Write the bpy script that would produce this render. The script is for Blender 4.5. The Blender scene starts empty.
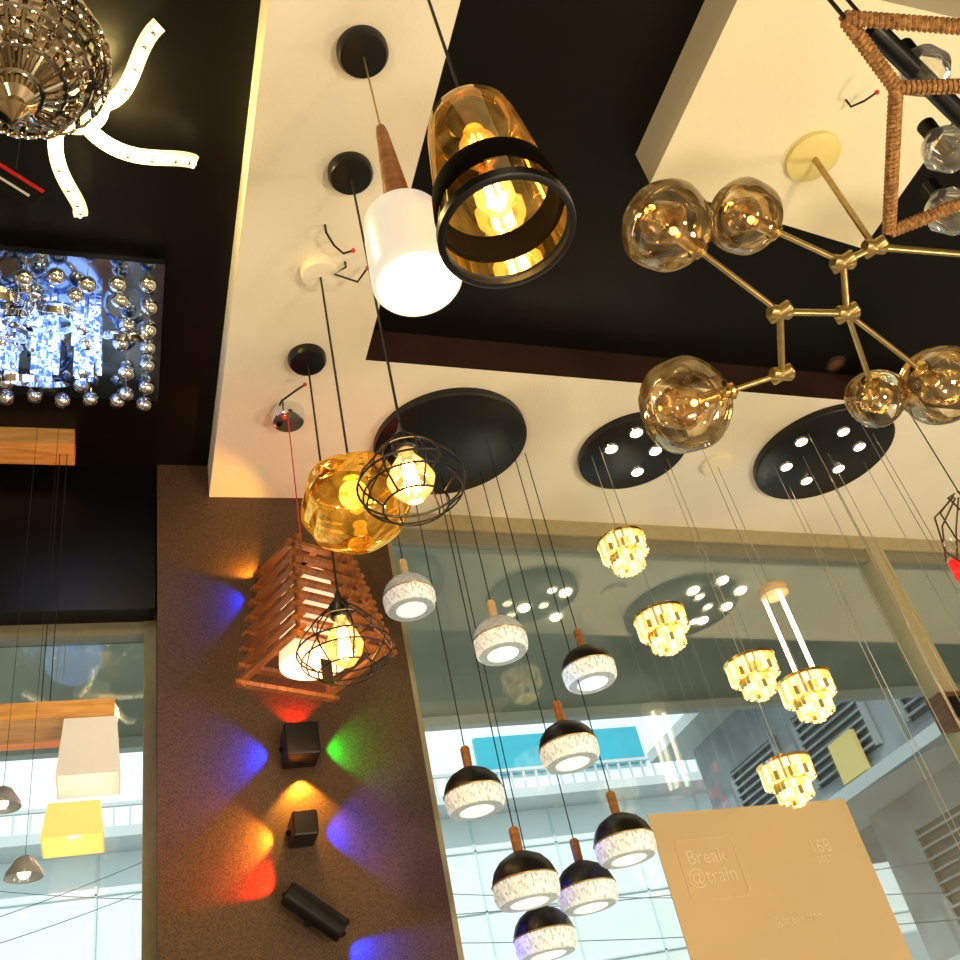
import bpy, math, random, bmesh
from mathutils import Vector, Matrix
random.seed(4)
scene=bpy.context.scene
scene.view_settings.view_transform='Standard'
scene.view_settings.exposure=0.2
COL=scene.collection
pi=math.pi
# ---------------------------------------------------------------- camera calibration (zenith and ceiling-edge directions)
F=980.0; CZ=1.6
Zc=Vector((-325,1290,-F)).normalized()
Yc=Vector((-368,-837,-F)); Yc=(Yc-Zc*Yc.dot(Zc)).normalized()
Xc=Yc.cross(Zc)
R=Matrix((Xc,Yc,Zc))
cam_d=bpy.data.cameras.new("camera"); cam=bpy.data.objects.new("camera",cam_d); COL.objects.link(cam)
cam.matrix_world=Matrix.Translation((0,0,CZ))@R.to_4x4()
cam_d.sensor_width=36; cam_d.lens=36*F/960; cam_d.clip_start=0.02
scene.camera=cam
def ray(px,py): return R@Vector(((px-480)/F,(480-py)/F,-1.0))
C0=Vector((0,0,CZ))
def at_depth(px,py,D): return C0+ray(px,py)*D
def at_z(px,py,z):
    d=ray(px,py); return C0+d*((z-CZ)/d.z)
def at_y(px,py,y):
    d=ray(px,py); return C0+d*(y/d.y)
def at_x(px,py,x):
    d=ray(px,py); return C0+d*(x/d.x)
WS=0.07; WY=2.624
def at_win(px,py,off=0.0):
    d=ray(px,py); return C0+d*((WY-off)/(d.y-WS*d.x))
def wy(x,off=0.0): return WY+WS*x-off
def zrow(X,Y,row):
    k=(480-row)/F
    a=X*Xc.y+Y*Yc.y; b=-(X*Xc.z+Y*Yc.z)
    return CZ+(k*b-a)/(Zc.y+k*Zc.z)
SOF=3.6; CEI=3.73
def hang(px,py,row,zc=SOF):
    d=ray(px,py); H=zc-CZ; k=(480-row)/F
    a=d.x*Xc.y+d.y*Yc.y; b=-(d.x*Xc.z+d.y*Yc.z)
    D=(k*(-H*Zc.z)-H*Zc.y)/(a-k*b)
    return C0+d*D
# ---------------------------------------------------------------- materials
def newmat(name):
    m=bpy.data.materials.new(name); m.use_nodes=True
    nt=m.node_tree; return m,nt,nt.nodes.get("Principled BSDF")
def mat(name,col,rough=.5,metal=0,emi=None,es=0,noise=0,nscale=40,bump=0,bscale=60,col2=None,spec=None):
    m,nt,p=newmat(name)
    p.inputs["Base Color"].default_value=(*col,1); p.inputs["Roughness"].default_value=rough
    p.inputs["Metallic"].default_value=metal
    if spec is not None: p.inputs["Specular IOR Level"].default_value=spec
    if emi: p.inputs["Emission Color"].default_value=(*emi,1); p.inputs["Emission Strength"].default_value=es
    tc=nt.nodes.new("ShaderNodeTexCoord")
    if noise or col2:
        n=nt.nodes.new("ShaderNodeTexNoise"); n.inputs["Scale"].default_value=nscale; n.inputs["Detail"].default_value=6
        nt.links.new(tc.outputs["Object"],n.inputs["Vector"])
        r=nt.nodes.new("ShaderNodeValToRGB")
        c2=col2 if col2 else tuple(c*(1-noise) for c in col)
        r.color_ramp.elements[0].position=.35; r.color_ramp.elements[1].position=.65
        r.color_ramp.elements[0].color=(*c2,1); r.color_ramp.elements[1].color=(*col,1)
        nt.links.new(n.outputs["Fac"],r.inputs["Fac"]); nt.links.new(r.outputs["Color"],p.inputs["Base Color"])
    if bump:
        n=nt.nodes.new("ShaderNodeTexNoise"); n.inputs["Scale"].default_value=bscale; n.inputs["Detail"].default_value=2
        nt.links.new(tc.outputs["Object"],n.inputs["Vector"])
        b=nt.nodes.new("ShaderNodeBump"); b.inputs["Strength"].default_value=bump; b.inputs["Distance"].default_value=.01
        nt.links.new(n.outputs["Fac"],b.inputs["Height"]); nt.links.new(b.outputs["Normal"],p.inputs["Normal"])
    return m
def woodmat(name,c1,c2,rough=.45,scale=8,stretch=(1,1,12),emi=0):
    m,nt,p=newmat(name); tc=nt.nodes.new("ShaderNodeTexCoord"); mp=nt.nodes.new("ShaderNodeMapping")
    mp.inputs["Scale"].default_value=stretch
    n=nt.nodes.new("ShaderNodeTexNoise"); n.inputs["Scale"].default_value=scale; n.inputs["Detail"].default_value=8; n.inputs["Distortion"].default_value=.6
    r=nt.nodes.new("ShaderNodeValToRGB"); r.color_ramp.elements[0].position=.3; r.color_ramp.elements[1].position=.7
    r.color_ramp.elements[0].color=(*c1,1); r.color_ramp.elements[1].color=(*c2,1)
    nt.links.new(tc.outputs["Object"],mp.inputs["Vector"]); nt.links.new(mp.outputs["Vector"],n.inputs["Vector"])
    nt.links.new(n.outputs["Fac"],r.inputs["Fac"]); nt.links.new(r.outputs["Color"],p.inputs["Base Color"])
    p.inputs["Roughness"].default_value=rough
    return m
def glass(name,tint,base=.04,scale=1.0,gcol=(1,1,1),rough=.02,emi=None,es=0,tint2=None,nscale=6):
    m=bpy.data.materials.new(name); m.use_nodes=True; nt=m.node_tree; nt.nodes.clear()
    o=nt.nodes.new("ShaderNodeOutputMaterial"); t=nt.nodes.new("ShaderNodeBsdfTransparent"); t.inputs[0].default_value=(*tint,1)
    g=nt.nodes.new("ShaderNodeBsdfGlossy"); g.inputs["Color"].default_value=(*gcol,1); g.inputs["Roughness"].default_value=rough
    e=None
    if emi:
        e=nt.nodes.new("ShaderNodeEmission"); e.inputs[0].default_value=(*emi,1); e.inputs[1].default_value=es
    if tint2:
        tc=nt.nodes.new("ShaderNodeTexCoord"); n=nt.nodes.new("ShaderNodeTexNoise"); n.inputs["Scale"].default_value=nscale
        n.inputs["Distortion"].default_value=2.5
        nt.links.new(tc.outputs["Object"],n.inputs["Vector"])
        r=nt.nodes.new("ShaderNodeValToRGB"); r.color_ramp.elements[0].position=.42; r.color_ramp.elements[1].position=.58
        r.color_ramp.elements[0].color=(*tint,1); r.color_ramp.elements[1].color=(*tint2,1)
        nt.links.new(n.outputs["Fac"],r.inputs["Fac"]); nt.links.new(r.outputs["Color"],t.inputs[0])
        if e:
            mr=nt.nodes.new("ShaderNodeMapRange"); mr.inputs[1].default_value=.4; mr.inputs[2].default_value=.62; mr.inputs[3].default_value=es*2; mr.inputs[4].default_value=es*.3
            nt.links.new(n.outputs["Fac"],mr.inputs[0]); nt.links.new(mr.outputs[0],e.inputs[1])
    fr=nt.nodes.new("ShaderNodeFresnel"); fr.inputs["IOR"].default_value=1.5
    ma=nt.nodes.new("ShaderNodeMath"); ma.operation='MULTIPLY_ADD'; ma.inputs[1].default_value=scale; ma.inputs[2].default_value=base; ma.use_clamp=True
    mx=nt.nodes.new("ShaderNodeMixShader")
    nt.links.new(fr.outputs[0],ma.inputs[0]); nt.links.new(ma.outputs[0],mx.inputs[0])
    nt.links.new(t.outputs[0],mx.inputs[1]); nt.links.new(g.outputs[0],mx.inputs[2])
    out=mx.outputs[0]
    if e:
        a=nt.nodes.new("ShaderNodeAddShader"); nt.links.new(out,a.inputs[0]); nt.links.new(e.outputs[0],a.inputs[1]); out=a.outputs[0]
    nt.links.new(out,o.inputs[0]); return m
def sparkle(name,dark,bright,es,scale=60,rough=.08,metal=.3,lo=.2,hi=.75,stretch=(1,1,1)):
    m,nt,p=newmat(name); tc=nt.nodes.new("ShaderNodeTexCoord"); v=nt.nodes.new("ShaderNodeTexVoronoi"); v.inputs["Scale"].default_value=scale
    mp=nt.nodes.new("ShaderNodeMapping"); mp.inputs["Scale"].default_value=stretch
    nt.links.new(tc.outputs["Object"],mp.inputs["Vector"]); nt.links.new(mp.outputs["Vector"],v.inputs["Vector"])
    r=nt.nodes.new("ShaderNodeValToRGB"); r.color_ramp.elements[0].position=lo; r.color_ramp.elements[1].position=hi
    r.color_ramp.elements[0].color=(*dark,1); r.color_ramp.elements[1].color=(*bright,1)
    nt.links.new(v.outputs["Color"],r.inputs["Fac"]); nt.links.new(r.outputs["Color"],p.inputs["Base Color"])
    nt.links.new(r.outputs["Color"],p.inputs["Emission Color"]); p.inputs["Emission Strength"].default_value=es
    p.inputs["Roughness"].default_value=rough; p.inputs["Metallic"].default_value=metal
    return m
M={}
M['white']=mat("plaster_white",(.86,.79,.64),.85,noise=.06,nscale=3,bump=.15,bscale=120)
M['panel']=mat("plaster_cream",(.86,.78,.56),.85,noise=.05,nscale=3,bump=.1)
M['canopyyellow']=mat("pale_yellow_canopy",(.80,.66,.25),.4,noise=.05,nscale=3)
M['blackceil']=mat("ceiling_black",(.003,.0025,.002),.34,noise=.2,nscale=5,bump=.05,bscale=30,spec=.24)
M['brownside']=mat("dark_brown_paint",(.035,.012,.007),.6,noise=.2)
M['black']=mat("black_metal",(.004,.004,.005),.35,metal=.2,noise=.1)
M['blackmat']=mat("black_matte",(.008,.007,.006),.7,noise=.2,spec=.15)
M['wire']=mat("black_cable",(.006,.005,.005),.6,noise=.1)
M['steelwire']=mat("steel_cable",(.6,.57,.5),.3,metal=.8,noise=.1)
M['streetwire']=mat("grey_overhead_cable",(.12,.15,.16),.6,noise=.1)
M['brass']=mat("aged_brass",(.50,.36,.14),.32,metal=.8,noise=.2)
M['gold']=mat("gold_metal",(.85,.58,.2),.22,metal=1,noise=.1)
M['chrome']=mat("chrome",(.8,.82,.86),.07,metal=1,noise=.05)
M['smokechrome']=mat("smoky_chrome",(.62,.54,.42),.10,metal=1,noise=.2)
M['wood']=woodmat("walnut_wood",(.22,.07,.02),(.45,.19,.05))
M['wooddark']=woodmat("dark_wood",(.07,.035,.012),(.16,.08,.03))
M['woodred']=woodmat("orange_brown_wood",(.15,.045,.012),(.36,.13,.035),stretch=(10,1,1))
M['woodlight']=woodmat("pale_oak_wood",(.55,.25,.06),(.85,.45,.13),stretch=(1,10,10))
M['woodcream']=woodmat("cream_wood",(.6,.4,.2),(.8,.6,.35))
M['opal']=mat("opal_glass_shade",(.9,.88,.8),.25,emi=(1,.97,.84),es=.36,noise=.02)
M['opalbright']=mat("opal_glass_lit",(.9,.9,.9),.3,emi=(1,.97,.88),es=1.5,noise=.02)
M['ambershade']=mat("yellow_fabric_lit",(.85,.55,.15),.6,emi=(1,.62,.2),es=.55,noise=.05)
M['lampwarm']=mat("warm_bulb_lit",(1,.8,.4),.4,emi=(1,.75,.35),es=7,noise=.01)
M['filament']=mat("filament_lit",(1,.7,.2),.4,emi=(1,.70,.26),es=16,noise=.01)
M['led']=mat("led_lit",(1,.9,.7),.4,emi=(1,.88,.55),es=6,noise=.01)
M['ledblue']=sparkle("blue_crystal_lit",(.05,.14,.60),(.75,.90,1),1.1,scale=90,lo=.3,hi=.75)
M['acrylic']=mat("acrylic_lit",(.9,.82,.5),.2,emi=(1,.82,.4),es=.8,noise=.03)
M['bulbglass']=glass("bulb_amber_glass",(1,.85,.55),.05,.8,emi=(1,.50,.12),es=.40)
M['amberglass']=glass("amber_smoked_glass",(.72,.50,.23),.05,.8,gcol=(1,.85,.5),tint2=(.52,.33,.12),nscale=5,emi=(1,.55,.12),es=.06)
M['smokeglass']=glass("smoked_brown_glass",(.20,.13,.06),.06,.8,gcol=(1,.85,.5))
M['bubble']=glass("cognac_bubble_glass",(.95,.88,.72),.06,1.0,gcol=(1,.95,.82),tint2=(.62,.44,.24),nscale=8,emi=(1,.66,.25),es=.02)
M['clear']=glass("clear_glass",(.95,.93,.88),.07,1.0,emi=(1,.8,.5),es=.03)
M['window']=glass("window_glass",(.96,.99,.97),.01,.45)
M['goldmirror']=glass("gold_mirror_glass",(.80,.52,.10),.42,.9,gcol=(1,.68,.16),rough=.04,emi=(1,.56,.05),es=.10,tint2=(.35,.20,.03),nscale=9)
M['cry1']=mat("crystal_bright",(1,.95,.72),.08,emi=(1,.89,.48),es=.9,noise=.1)
M['cry2']=mat("crystal_yellow",(.95,.80,.35),.06,metal=.2,emi=(1,.76,.20),es=.5,noise=.2)
M['cry3']=mat("crystal_dark",(.42,.29,.08),.05,metal=.5,emi=(.7,.48,.10),es=.22,noise=.2)
M['dimple']=sparkle("frosted_ribbed_glass",(.42,.46,.43),(.95,.97,.93),.32,scale=230,rough=.25,metal=0,lo=.1,hi=.7,stretch=(1,1,.5))
M['greycap']=mat("smoke_grey_glass",(.30,.33,.31),.2,noise=.1)
M['frame']=mat("window_frame_paint",(.42,.36,.21),.5,noise=.1)
M['framegrey']=mat("window_frame_grey",(.22,.21,.15),.45,noise=.1)
M['extwhite']=mat("white_render",(.82,.90,.90),.8,noise=.05,nscale=1)
M['extgrey']=mat("weathered_concrete",(.38,.42,.43),.85,col2=(.22,.24,.26),nscale=1.2)
M['extpale']=mat("pale_concrete",(.60,.65,.66),.85,noise=.1,nscale=1.2)
M['extdark']=mat("dark_opening",(.04,.055,.06),.3,noise=.3)
M['extblue']=mat("blue_glazing",(.05,.42,.55),.15,noise=.1,nscale=2)
M['canopy']=mat("canopy_soffit",(.40,.43,.34),.7,col2=(.26,.28,.22),nscale=.8)
M['asphalt']=mat("street_paving",(.45,.45,.43),.9,noise=.2,nscale=2)
M['floor']=mat("floor_tile",(.45,.38,.28),.3,noise=.1,nscale=2)
M['wallcream']=mat("wall_cream",(.5,.38,.20),.8,noise=.1,nscale=2)
M['poster']=mat("kraft_poster",(.62,.46,.26),.8,noise=.05,nscale=2)
M['postertext']=mat("poster_print",(.72,.57,.37),.8,noise=.02)
M['red']=mat("red_plastic",(.6,.02,.015),.4,noise=.1)
M['redlit']=mat("red_glass_lit",(.8,.02,.02),.2,emi=(1,.03,.02),es=.5,noise=.1)
M['yellow']=mat("yellow_sign_paint",(.85,.68,.25),.6,noise=.1)
M['rope']=mat("jute_rope",(.50,.25,.08),.9,col2=(.22,.10,.03),nscale=120,bump=.6,bscale=200)
M['paper']=mat("paper_tag",(.7,.7,.66),.7,noise=.1)
m,nt,p=newmat("brown_sand_plaster"); tc=nt.nodes.new("ShaderNodeTexCoord")
n=nt.nodes.new("ShaderNodeTexNoise"); n.inputs["Scale"].default_value=330; n.inputs["Detail"].default_value=3
r=nt.nodes.new("ShaderNodeValToRGB"); e=r.color_ramp.elements
e[0].position=.32; e[0].color=(.032,.015,.005,1); e[1].position=.72; e[1].color=(.125,.066,.028,1)
nt.links.new(tc.outputs["Object"],n.inputs["Vector"]); nt.links.new(n.outputs["Fac"],r.inputs["Fac"]); nt.links.new(r.outputs["Color"],p.inputs["Base Color"])
b=nt.nodes.new("ShaderNodeBump"); b.inputs["Strength"].default_value=.3; b.inputs["Distance"].default_value=.002
nt.links.new(n.outputs["Fac"],b.inputs["Height"]); nt.links.new(b.outputs["Normal"],p.inputs["Normal"]); p.inputs["Roughness"].default_value=.6
M['wall']=m
# ---------------------------------------------------------------- geometry builder
class G:
    def __init__(s): s.v=[]; s.f=[]
    def add(s,vs,fs,Mx=None):
        o=len(s.v)
        s.v+=[tuple(Mx@Vector(v)) if Mx else tuple(v) for v in vs]; s.f+=[[i+o for i in f] for f in fs]; return s
    def box(s,c,size,Mx=None):
        x,y,z=[a/2 for a in size]; cx,cy,cz=c
        vs=[(cx+i*x,cy+j*y,cz+k*z) for i in(-1,1) for j in(-1,1) for k in(-1,1)]
        return s.add(vs,[(0,1,3,2),(4,6,7,5),(0,4,5,1),(2,3,7,6),(0,2,6,4),(1,5,7,3)],Mx)
    def prism(s,poly,z0,z1):
        n=len(poly); vs=[(x,y,z0) for x,y in poly]+[(x,y,z1) for x,y in poly]
        fs=[list(range(n))[::-1],list(range(n,2*n))]+[(i,(i+1)%n,(i+1)%n+n,i+n) for i in range(n)]
        return s.add(vs,fs)
    def lathe(s,prof,seg=32,Mx=None,ribs=0,amp=0,close=False,cap=True):
        vs=[];fs=[];n=len(prof)
        for i in range(seg):
            a=2*pi*i/seg; k=1+amp*math.cos(ribs*a) if ribs else 1
            for r_,z_ in prof: vs.append((r_*k*math.cos(a),r_*k*math.sin(a),z_))
        for i in range(seg):
            j=(i+1)%seg
            for q in range(n if close else n-1):
                w=(q+1)%n
                fs.append((i*n+q,j*n+q,j*n+w,i*n+w))
        if not close and cap:
            if prof[0][0]>1e-4: fs.append([i*n for i in range(seg)][::-1])
            if prof[-1][0]>1e-4: fs.append([i*n+n-1 for i in range(seg)])
        return s.add(vs,fs,Mx)
    def shell(s,prof,th,seg=32,Mx=None,ribs=0,amp=0):
        inner=[(max(r_-th,.0002),z_) for r_,z_ in prof][::-1]
        return s.lathe(prof+inner,seg,Mx,ribs,amp,close=True)
    def sphere(s,c,r_,seg=24,rings=14,sz=1.0):
        prof=[(max(r_*math.sin(pi*i/rings),1e-5),-r_*sz*math.cos(pi*i/rings)) for i in range(rings+1)]
        return s.lathe(prof,seg,Matrix.Translation(c))
    def tube(s,path,r_,seg=8,closed=False,sx=1,sy=1,tw=0):
        P=[Vector(p) for p in path]; n=len(P); vs=[];fs=[]; N=None
        for i in range(n):
            if closed: t=(P[(i+1)%n]-P[i-1])
            else: t=P[min(i+1,n-1)]-P[max(i-1,0)]
            t.normalize()
            if N is None:
                N=Vector((0,0,1)) if abs(t.z)<.9 else Vector((1,0,0))
            N=(N-t*N.dot(t)).normalized(); B=t.cross(N)
            rr=r_[i] if isinstance(r_,(list,tuple)) else r_
            for k in range(seg):
                a=2*pi*(k+.5)/seg+tw
                vs.append(P[i]+N*(rr*sy*math.cos(a))+B*(rr*sx*math.sin(a)))
        m_=n if closed else n-1
        for i in range(m_):
            j=(i+1)%n
            for k in range(seg):
                l=(k+1)%seg; fs.append((i*seg+k,i*seg+l,j*seg+l,j*seg+k))
        if not closed:
            fs.append(list(range(seg))[::-1]); fs.append([(n-1)*seg+k for k in range(seg)])
        return s.add(vs,fs)
    def ring(s,R_,r_,c=(0,0,0),seg=40,ts=6,Mx=None):
        pts=[Vector((c[0]+R_*math.cos(2*pi*i/seg),c[1]+R_*math.sin(2*pi*i/seg),c[2])) for i in range(seg)]
        if Mx: pts=[Mx@p_ for p_ in pts]
        return s.tube(pts,r_,ts,closed=True)
    def obj(s,name,mt,parent=None,loc=(0,0,0),smooth=True,label=None,rot=None):
        me=bpy.data.meshes.new(name); me.from_pydata(s.v,[],s.f); me.update()
        bm=bmesh.new(); bm.from_mesh(me); bmesh.ops.recalc_face_normals(bm,faces=bm.faces); bm.to_mesh(me); bm.free()
        if smooth:
            me.polygons.foreach_set("use_smooth",[True]*len(me.polygons)); me.set_sharp_from_angle(angle=math.radians(38))
        for q in (mt if isinstance(mt,list) else [mt]): me.materials.append(q)
        o=bpy.data.objects.new(name,me); COL.objects.link(o); o.location=loc
        if rot: o.rotation_euler=rot
        if parent: o.parent=parent
        if label: o["label"]=label
        return o
def thing(name,label,cat,loc,group=None,rotz=0):
    e=bpy.data.objects.new(name,None); e.empty_display_size=.05; COL.objects.link(e); e.location=loc; e.rotation_euler=(0,0,rotz)
    e["label"]=label; e["category"]=cat
    if group: e["group"]=group
    return e
def tag(o,label,cat,group=None):
    o["label"]=label;o["category"]=cat
    if group:o["group"]=group
    return o
def struct(o): o["kind"]="structure"; return o
def dup(src,loc,label=None):
    kids=[c for c in COL.objects if c.parent==src]
    e=src.copy(); COL.objects.link(e); e.location=loc
    if label: e["label"]=label
    out={}
    for c in kids:
        k=c.copy(); COL.objects.link(k); k.parent=e; out[c.name.split('.')[0]]=k
    return e,out
def light(kind,name,loc,energy,col,parent=None,size=.05,direction=None,spot=70,blend=.5):
    l=bpy.data.lights.new(name,kind); l.energy=energy; l.color=col
    if kind in('POINT','SPOT'): l.shadow_soft_size=size
    if kind=='SPOT': l.spot_size=math.radians(spot); l.spot_blend=blend
    o=bpy.data.objects.new(name,l); COL.objects.link(o); o.location=loc
    if direction is not None: o.rotation_euler=Vector(direction).to_track_quat('-Z','Y').to_euler()
    if parent: o.parent=parent
    return o
def text_mesh(txt,size,mt,parent,Mx,name="lettering"):
    c=bpy.data.curves.new("t",'FONT'); c.body=txt; c.size=size; c.extrude=.0003; c.align_x='CENTER'
    to=bpy.data.objects.new("t",c); COL.objects.link(to)
    dg=bpy.context.evaluated_depsgraph_get(); me=bpy.data.meshes.new_from_object(to.evaluated_get(dg))
    bpy.data.objects.remove(to); me.materials.clear(); me.materials.append(mt)
    o=bpy.data.objects.new(name,me); COL.objects.link(o); o.parent=parent; o.matrix_local=Mx; return o
def wire(parent,z0,z1,r_=.002,mt=None,name="cable"):
    o=G().lathe([(r_,0),(r_,1)],8).obj(name,mt or M['wire'],parent,(0,0,z0)); o.scale=(1,1,z1-z0); return o
def canopy(parent,ztop,r_=.055,h=.025,mt=None,name="canopy"):
    return G().lathe([(r_*.55,-h),(r_*.9,-h*.9),(r_,-h*.6),(r_,0)],40).obj(name,mt or M['black'],parent,(0,0,ztop))
# ---------------------------------------------------------------- room shell
struct(G().box((1.2,-.65,CEI+.05),(10,7.0,.1)).obj("ceiling",M['blackceil'],smooth=False))
struct(G().box((1.2,-.6,-.05),(10,6.9,.1)).obj("floor",M['floor'],smooth=False))
struct(G().box((-3.75,-.65,CEI/2),(.1,7.0,CEI)).obj("wall_left",M['wallcream'],smooth=False))
struct(G().box((6.15,-.55,CEI/2),(.1,6.9,CEI)).obj("wall_right",M['wallcream'],smooth=False))
struct(G().box((1.2,-4.1,CEI/2),(9.8,.1,CEI)).obj("wall_rear",M['wallcream'],smooth=False))
XL,XI,YN=.25,.632,1.93
poly=[(XL,-4.0),(XI,-4.0),(XI,YN),(6.1,YN+.03*(6.1-XI)),(6.1,wy(6.1)+.05),(.81,wy(.81)+.05),(.81,2.58),(XL-.006,2.58)]
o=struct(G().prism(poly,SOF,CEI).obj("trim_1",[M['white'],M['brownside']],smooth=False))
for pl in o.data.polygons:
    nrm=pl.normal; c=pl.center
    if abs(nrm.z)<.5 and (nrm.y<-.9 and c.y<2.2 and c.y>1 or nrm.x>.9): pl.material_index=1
pp=[(1.245,.70),(2.0,.70),(2.0,1.36),(1.245,1.245)]
struct(G().prism(pp,SOF,CEI).obj("trim_2",[M['panel']],smooth=False))
struct(G().box((.446,2.58+.17,CEI/2),(.722,.34,CEI)).obj("wall_column",M['wall'],smooth=False))
struct(G().box((-1.81,2.58+.12,(3.2+CEI)/2),(3.78,.2,CEI-3.2)).obj("wall_back",M['blackceil'],smooth=False))
struct(G().box((-1.81,2.70,.2),(3.78,.12,.4)).obj("baseboard_left",M['blackmat'],smooth=False))
g=G(); zt=3.2
g.box((-1.81,2.70,zt-.02),(3.78,.05,.04)); g.box((.068,2.70,1.8),(.034,.06,2.8)); g.box((-1.81,2.70,.42),(3.78,.05,.05))
for xx in(-1.3,-2.7): g.box((xx,2.70,1.8),(.05,.05,2.8))
w1=struct(G().box((-1.81,2.70,1.8),(3.76,.008,2.78)).obj("window_1",M['window'],smooth=False))
g.obj("frame",M['framegrey'],w1,smooth=False)
u=Vector((1,WS,0)).normalized(); ang=math.atan(WS)
def winM(x,z,off=0): return Matrix.Translation((x,wy(x,off),z))@Matrix.Rotation(ang,4,'Z')
def wbox(g,x0,x1,z0,z1,th,off=0):
    xm=(x0+x1)/2; return g.box((0,0,0),((x1-x0)/u.x,th,z1-z0),winM(xm,(z0+z1)/2,off))
w2=struct(wbox(G(),.82,6.1,.4,3.55,.008).obj("window_2",M['window'],smooth=False))
g=G(); wbox(g,.81,6.1,3.535,3.60,.07,.0); wbox(g,.81,6.1,.36,.42,.07)
xm=at_win(868,552).x
wbox(g,xm-.045,xm+.045,.42,3.535,.08); wbox(g,.81,.845,.42,3.535,.05); wbox(g,xm+1.6,xm+1.7,.42,3.535,.08)
g.obj("frame",M['frame'],w2,smooth=False)
g=G(); wbox(g,.81,6.1,3.48,3.535,.03,.01); g.obj("inner_frame",M['framegrey'],w2,smooth=False)
struct(wbox(G(),.81,6.1,0,.36,.12).obj("wall_sill",M['wallcream'],smooth=False))
P=at_z(836,364,CEI-.004); rl_=thing("recessed_ceiling_light","small unlit brown recessed downlight in the dark ceiling","ceiling light",P)
G().shell([(.034,-.004),(.038,.004)],.008,28).obj("bezel",M['brownside'],rl_)
G().lathe([(.028,-.001),(.028,.003)],24).obj("lens",M['wooddark'],rl_)
# ---------------------------------------------------------------- outdoors
tag(G().box((2,25.0,-.1),(80,44,.1)).obj("street",M['asphalt'],smooth=False),"pale paved street outside the shop windows","street")
cn=thing("entrance_canopy","grey green flat canopy over the shopfront with small round downlights","canopy",(0,0,0))
G().box((.85,3.92,3.98),(11.6,2.2,.12)).obj("slab",M['canopy'],cn,smooth=False)
g=G(); g.box((.85,5.05,3.97),(11.6,.06,.22)); g.obj("fascia",M['extpale'],cn,smooth=False)
for i,(a,b) in enumerate([(524,608),(566,592),(556,617),(694,590),(723,580),(741,590),(727,606),(703,620)]):
    P=at_z(a,b,3.915)
    G().lathe([(.026,-.006),(.03,0),(.03,.006)],20).obj("downlight",M['led'],cn,(P.x,P.y,3.912))
bl=thing("white_office_building","white rendered building with blue glazing and a balcony railing","building",(0,14,0))
G().box((0,2,3.95),(30,4,7.9)).obj("body",M['extwhite'],bl,smooth=False)
g=G(); g.box((6.65,-.03,7.32),(2.9,.1,.62)); g.obj("glazing_band",M['extblue'],bl,smooth=False)
g=G()
g.box((3.5,-.3,6.5),(13,.6,.14)); g.box((3.5,-.58,6.86),(13,.05,.05))
for i in range(66): g.box((-2.9+i*.2,-.58,6.7),(.03,.03,.3))
g.obj("balcony_railing",M['extpale'],bl,smooth=False)
g=G()
for i in range(20): g.box((-12+i*1.3,-.01,3.3),(.03,.04,6.5))
for i in range(7): g.box((0,-.01,.8+i*.85),(29,.04,.025))
g.obj("wall_joint",mat("pale_blue_joint",(.66,.79,.80),.7,noise=.1),bl,smooth=False)
bg=thing("grey_apartment_building","weathered grey concrete building with louvred windows and ledges","building",(7,0,0))
G().box((2.5,6.4,5.05),(5,8.8,1.7)).obj("upper_storey",M['extgrey'],bg,smooth=False)
G().box((2.9,5.3,2.1),(4.9,6.8,4.2)).obj("lower_storey",M['extgrey'],bg,smooth=False)
g=G(); g.box((2.4,6.4,5.95),(5.8,9.4,.14)); g.box((.2,6.4,4.22),(.9,8.9,.12)); g.box((.35,5.3,2.6),(.5,6.8,.1))
g.obj("ledge",M['extpale'],bg,smooth=False)
for k,(y0,z0,w_,h_) in enumerate([(9.6,4.9,1.0,.8),(8.1,4.9,1.1,.8),(6.5,4.9,1.1,.8),(5.0,4.9,1.1,.8),(7.6,3.3,1.0,1.0),(6.0,3.3,1.1,1.0),(4.4,3.3,1.1,1.0),(7.2,1.5,1.0,1.2),(5.4,1.5,1,1.2)]):
    xf=0 if z0>4.2 else .45
    w=G().box((xf,y0,z0),(.06,w_,h_)).obj("window",M['extdark'],bg,smooth=False)
    g=G()
    g.box((xf-.04,y0-w_/2,z0),(.06,.05,h_)); g.box((xf-.04,y0+w_/2,z0),(.06,.05,h_))
    for i in range(9): g.box((xf-.04,y0,z0-h_/2+.04+i*h_/9),(.05,w_,.022))
    g.obj("louvre",M['extgrey'],w,smooth=False)
q=at_x(849,757,6.9)
G().box((q.x-7,q.y,q.z),(.06,.4,.42)).obj("sign",M['yellow'],bg,smooth=False)
G().box((q.x-7+.2,q.y,q.z),(.4,.04,.04)).obj("sign_arm",M['extdark'],bg,smooth=False)
for (p0,p1,y0) in [((400,905),(1010,850),9.0),((400,880),(1010,890),9.4),((400,930),(1010,915),9.2)]:
    a=at_y(*p0,y0); b=at_x(*p1,6.3); a=a-(b-a)*.5; pts=[]
    for i in range(17):
        q=i/16; P=a.lerp(b,q); P.z-=.5*q*(1-q); pts.append(P)
    tag(G().tube(pts,.004,6).obj("power_line",M['streetwire']),"thin grey overhead cable strung above the street","cable","street cables")
for (p0,p1,y0,y1) in [((0,905),(160,850),12,12),((0,880),(160,895),12.5,13),((0,930),(160,880),11,12.5)]:
    a=at_y(*p0,y0); b=at_y(*p1,y1); pts=[]
    e_=(b-a); a=a-e_*1.2; b=b+e_*.3
    for i in range(17):
        q=i/16; P=a.lerp(b,q); P.z-=.5*q*(1-q); pts.append(P)
    tag(G().tube(pts,.005,6).obj("power_line",M['streetwire']),"thin grey overhead cable strung above the street","cable","street cables")
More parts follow.
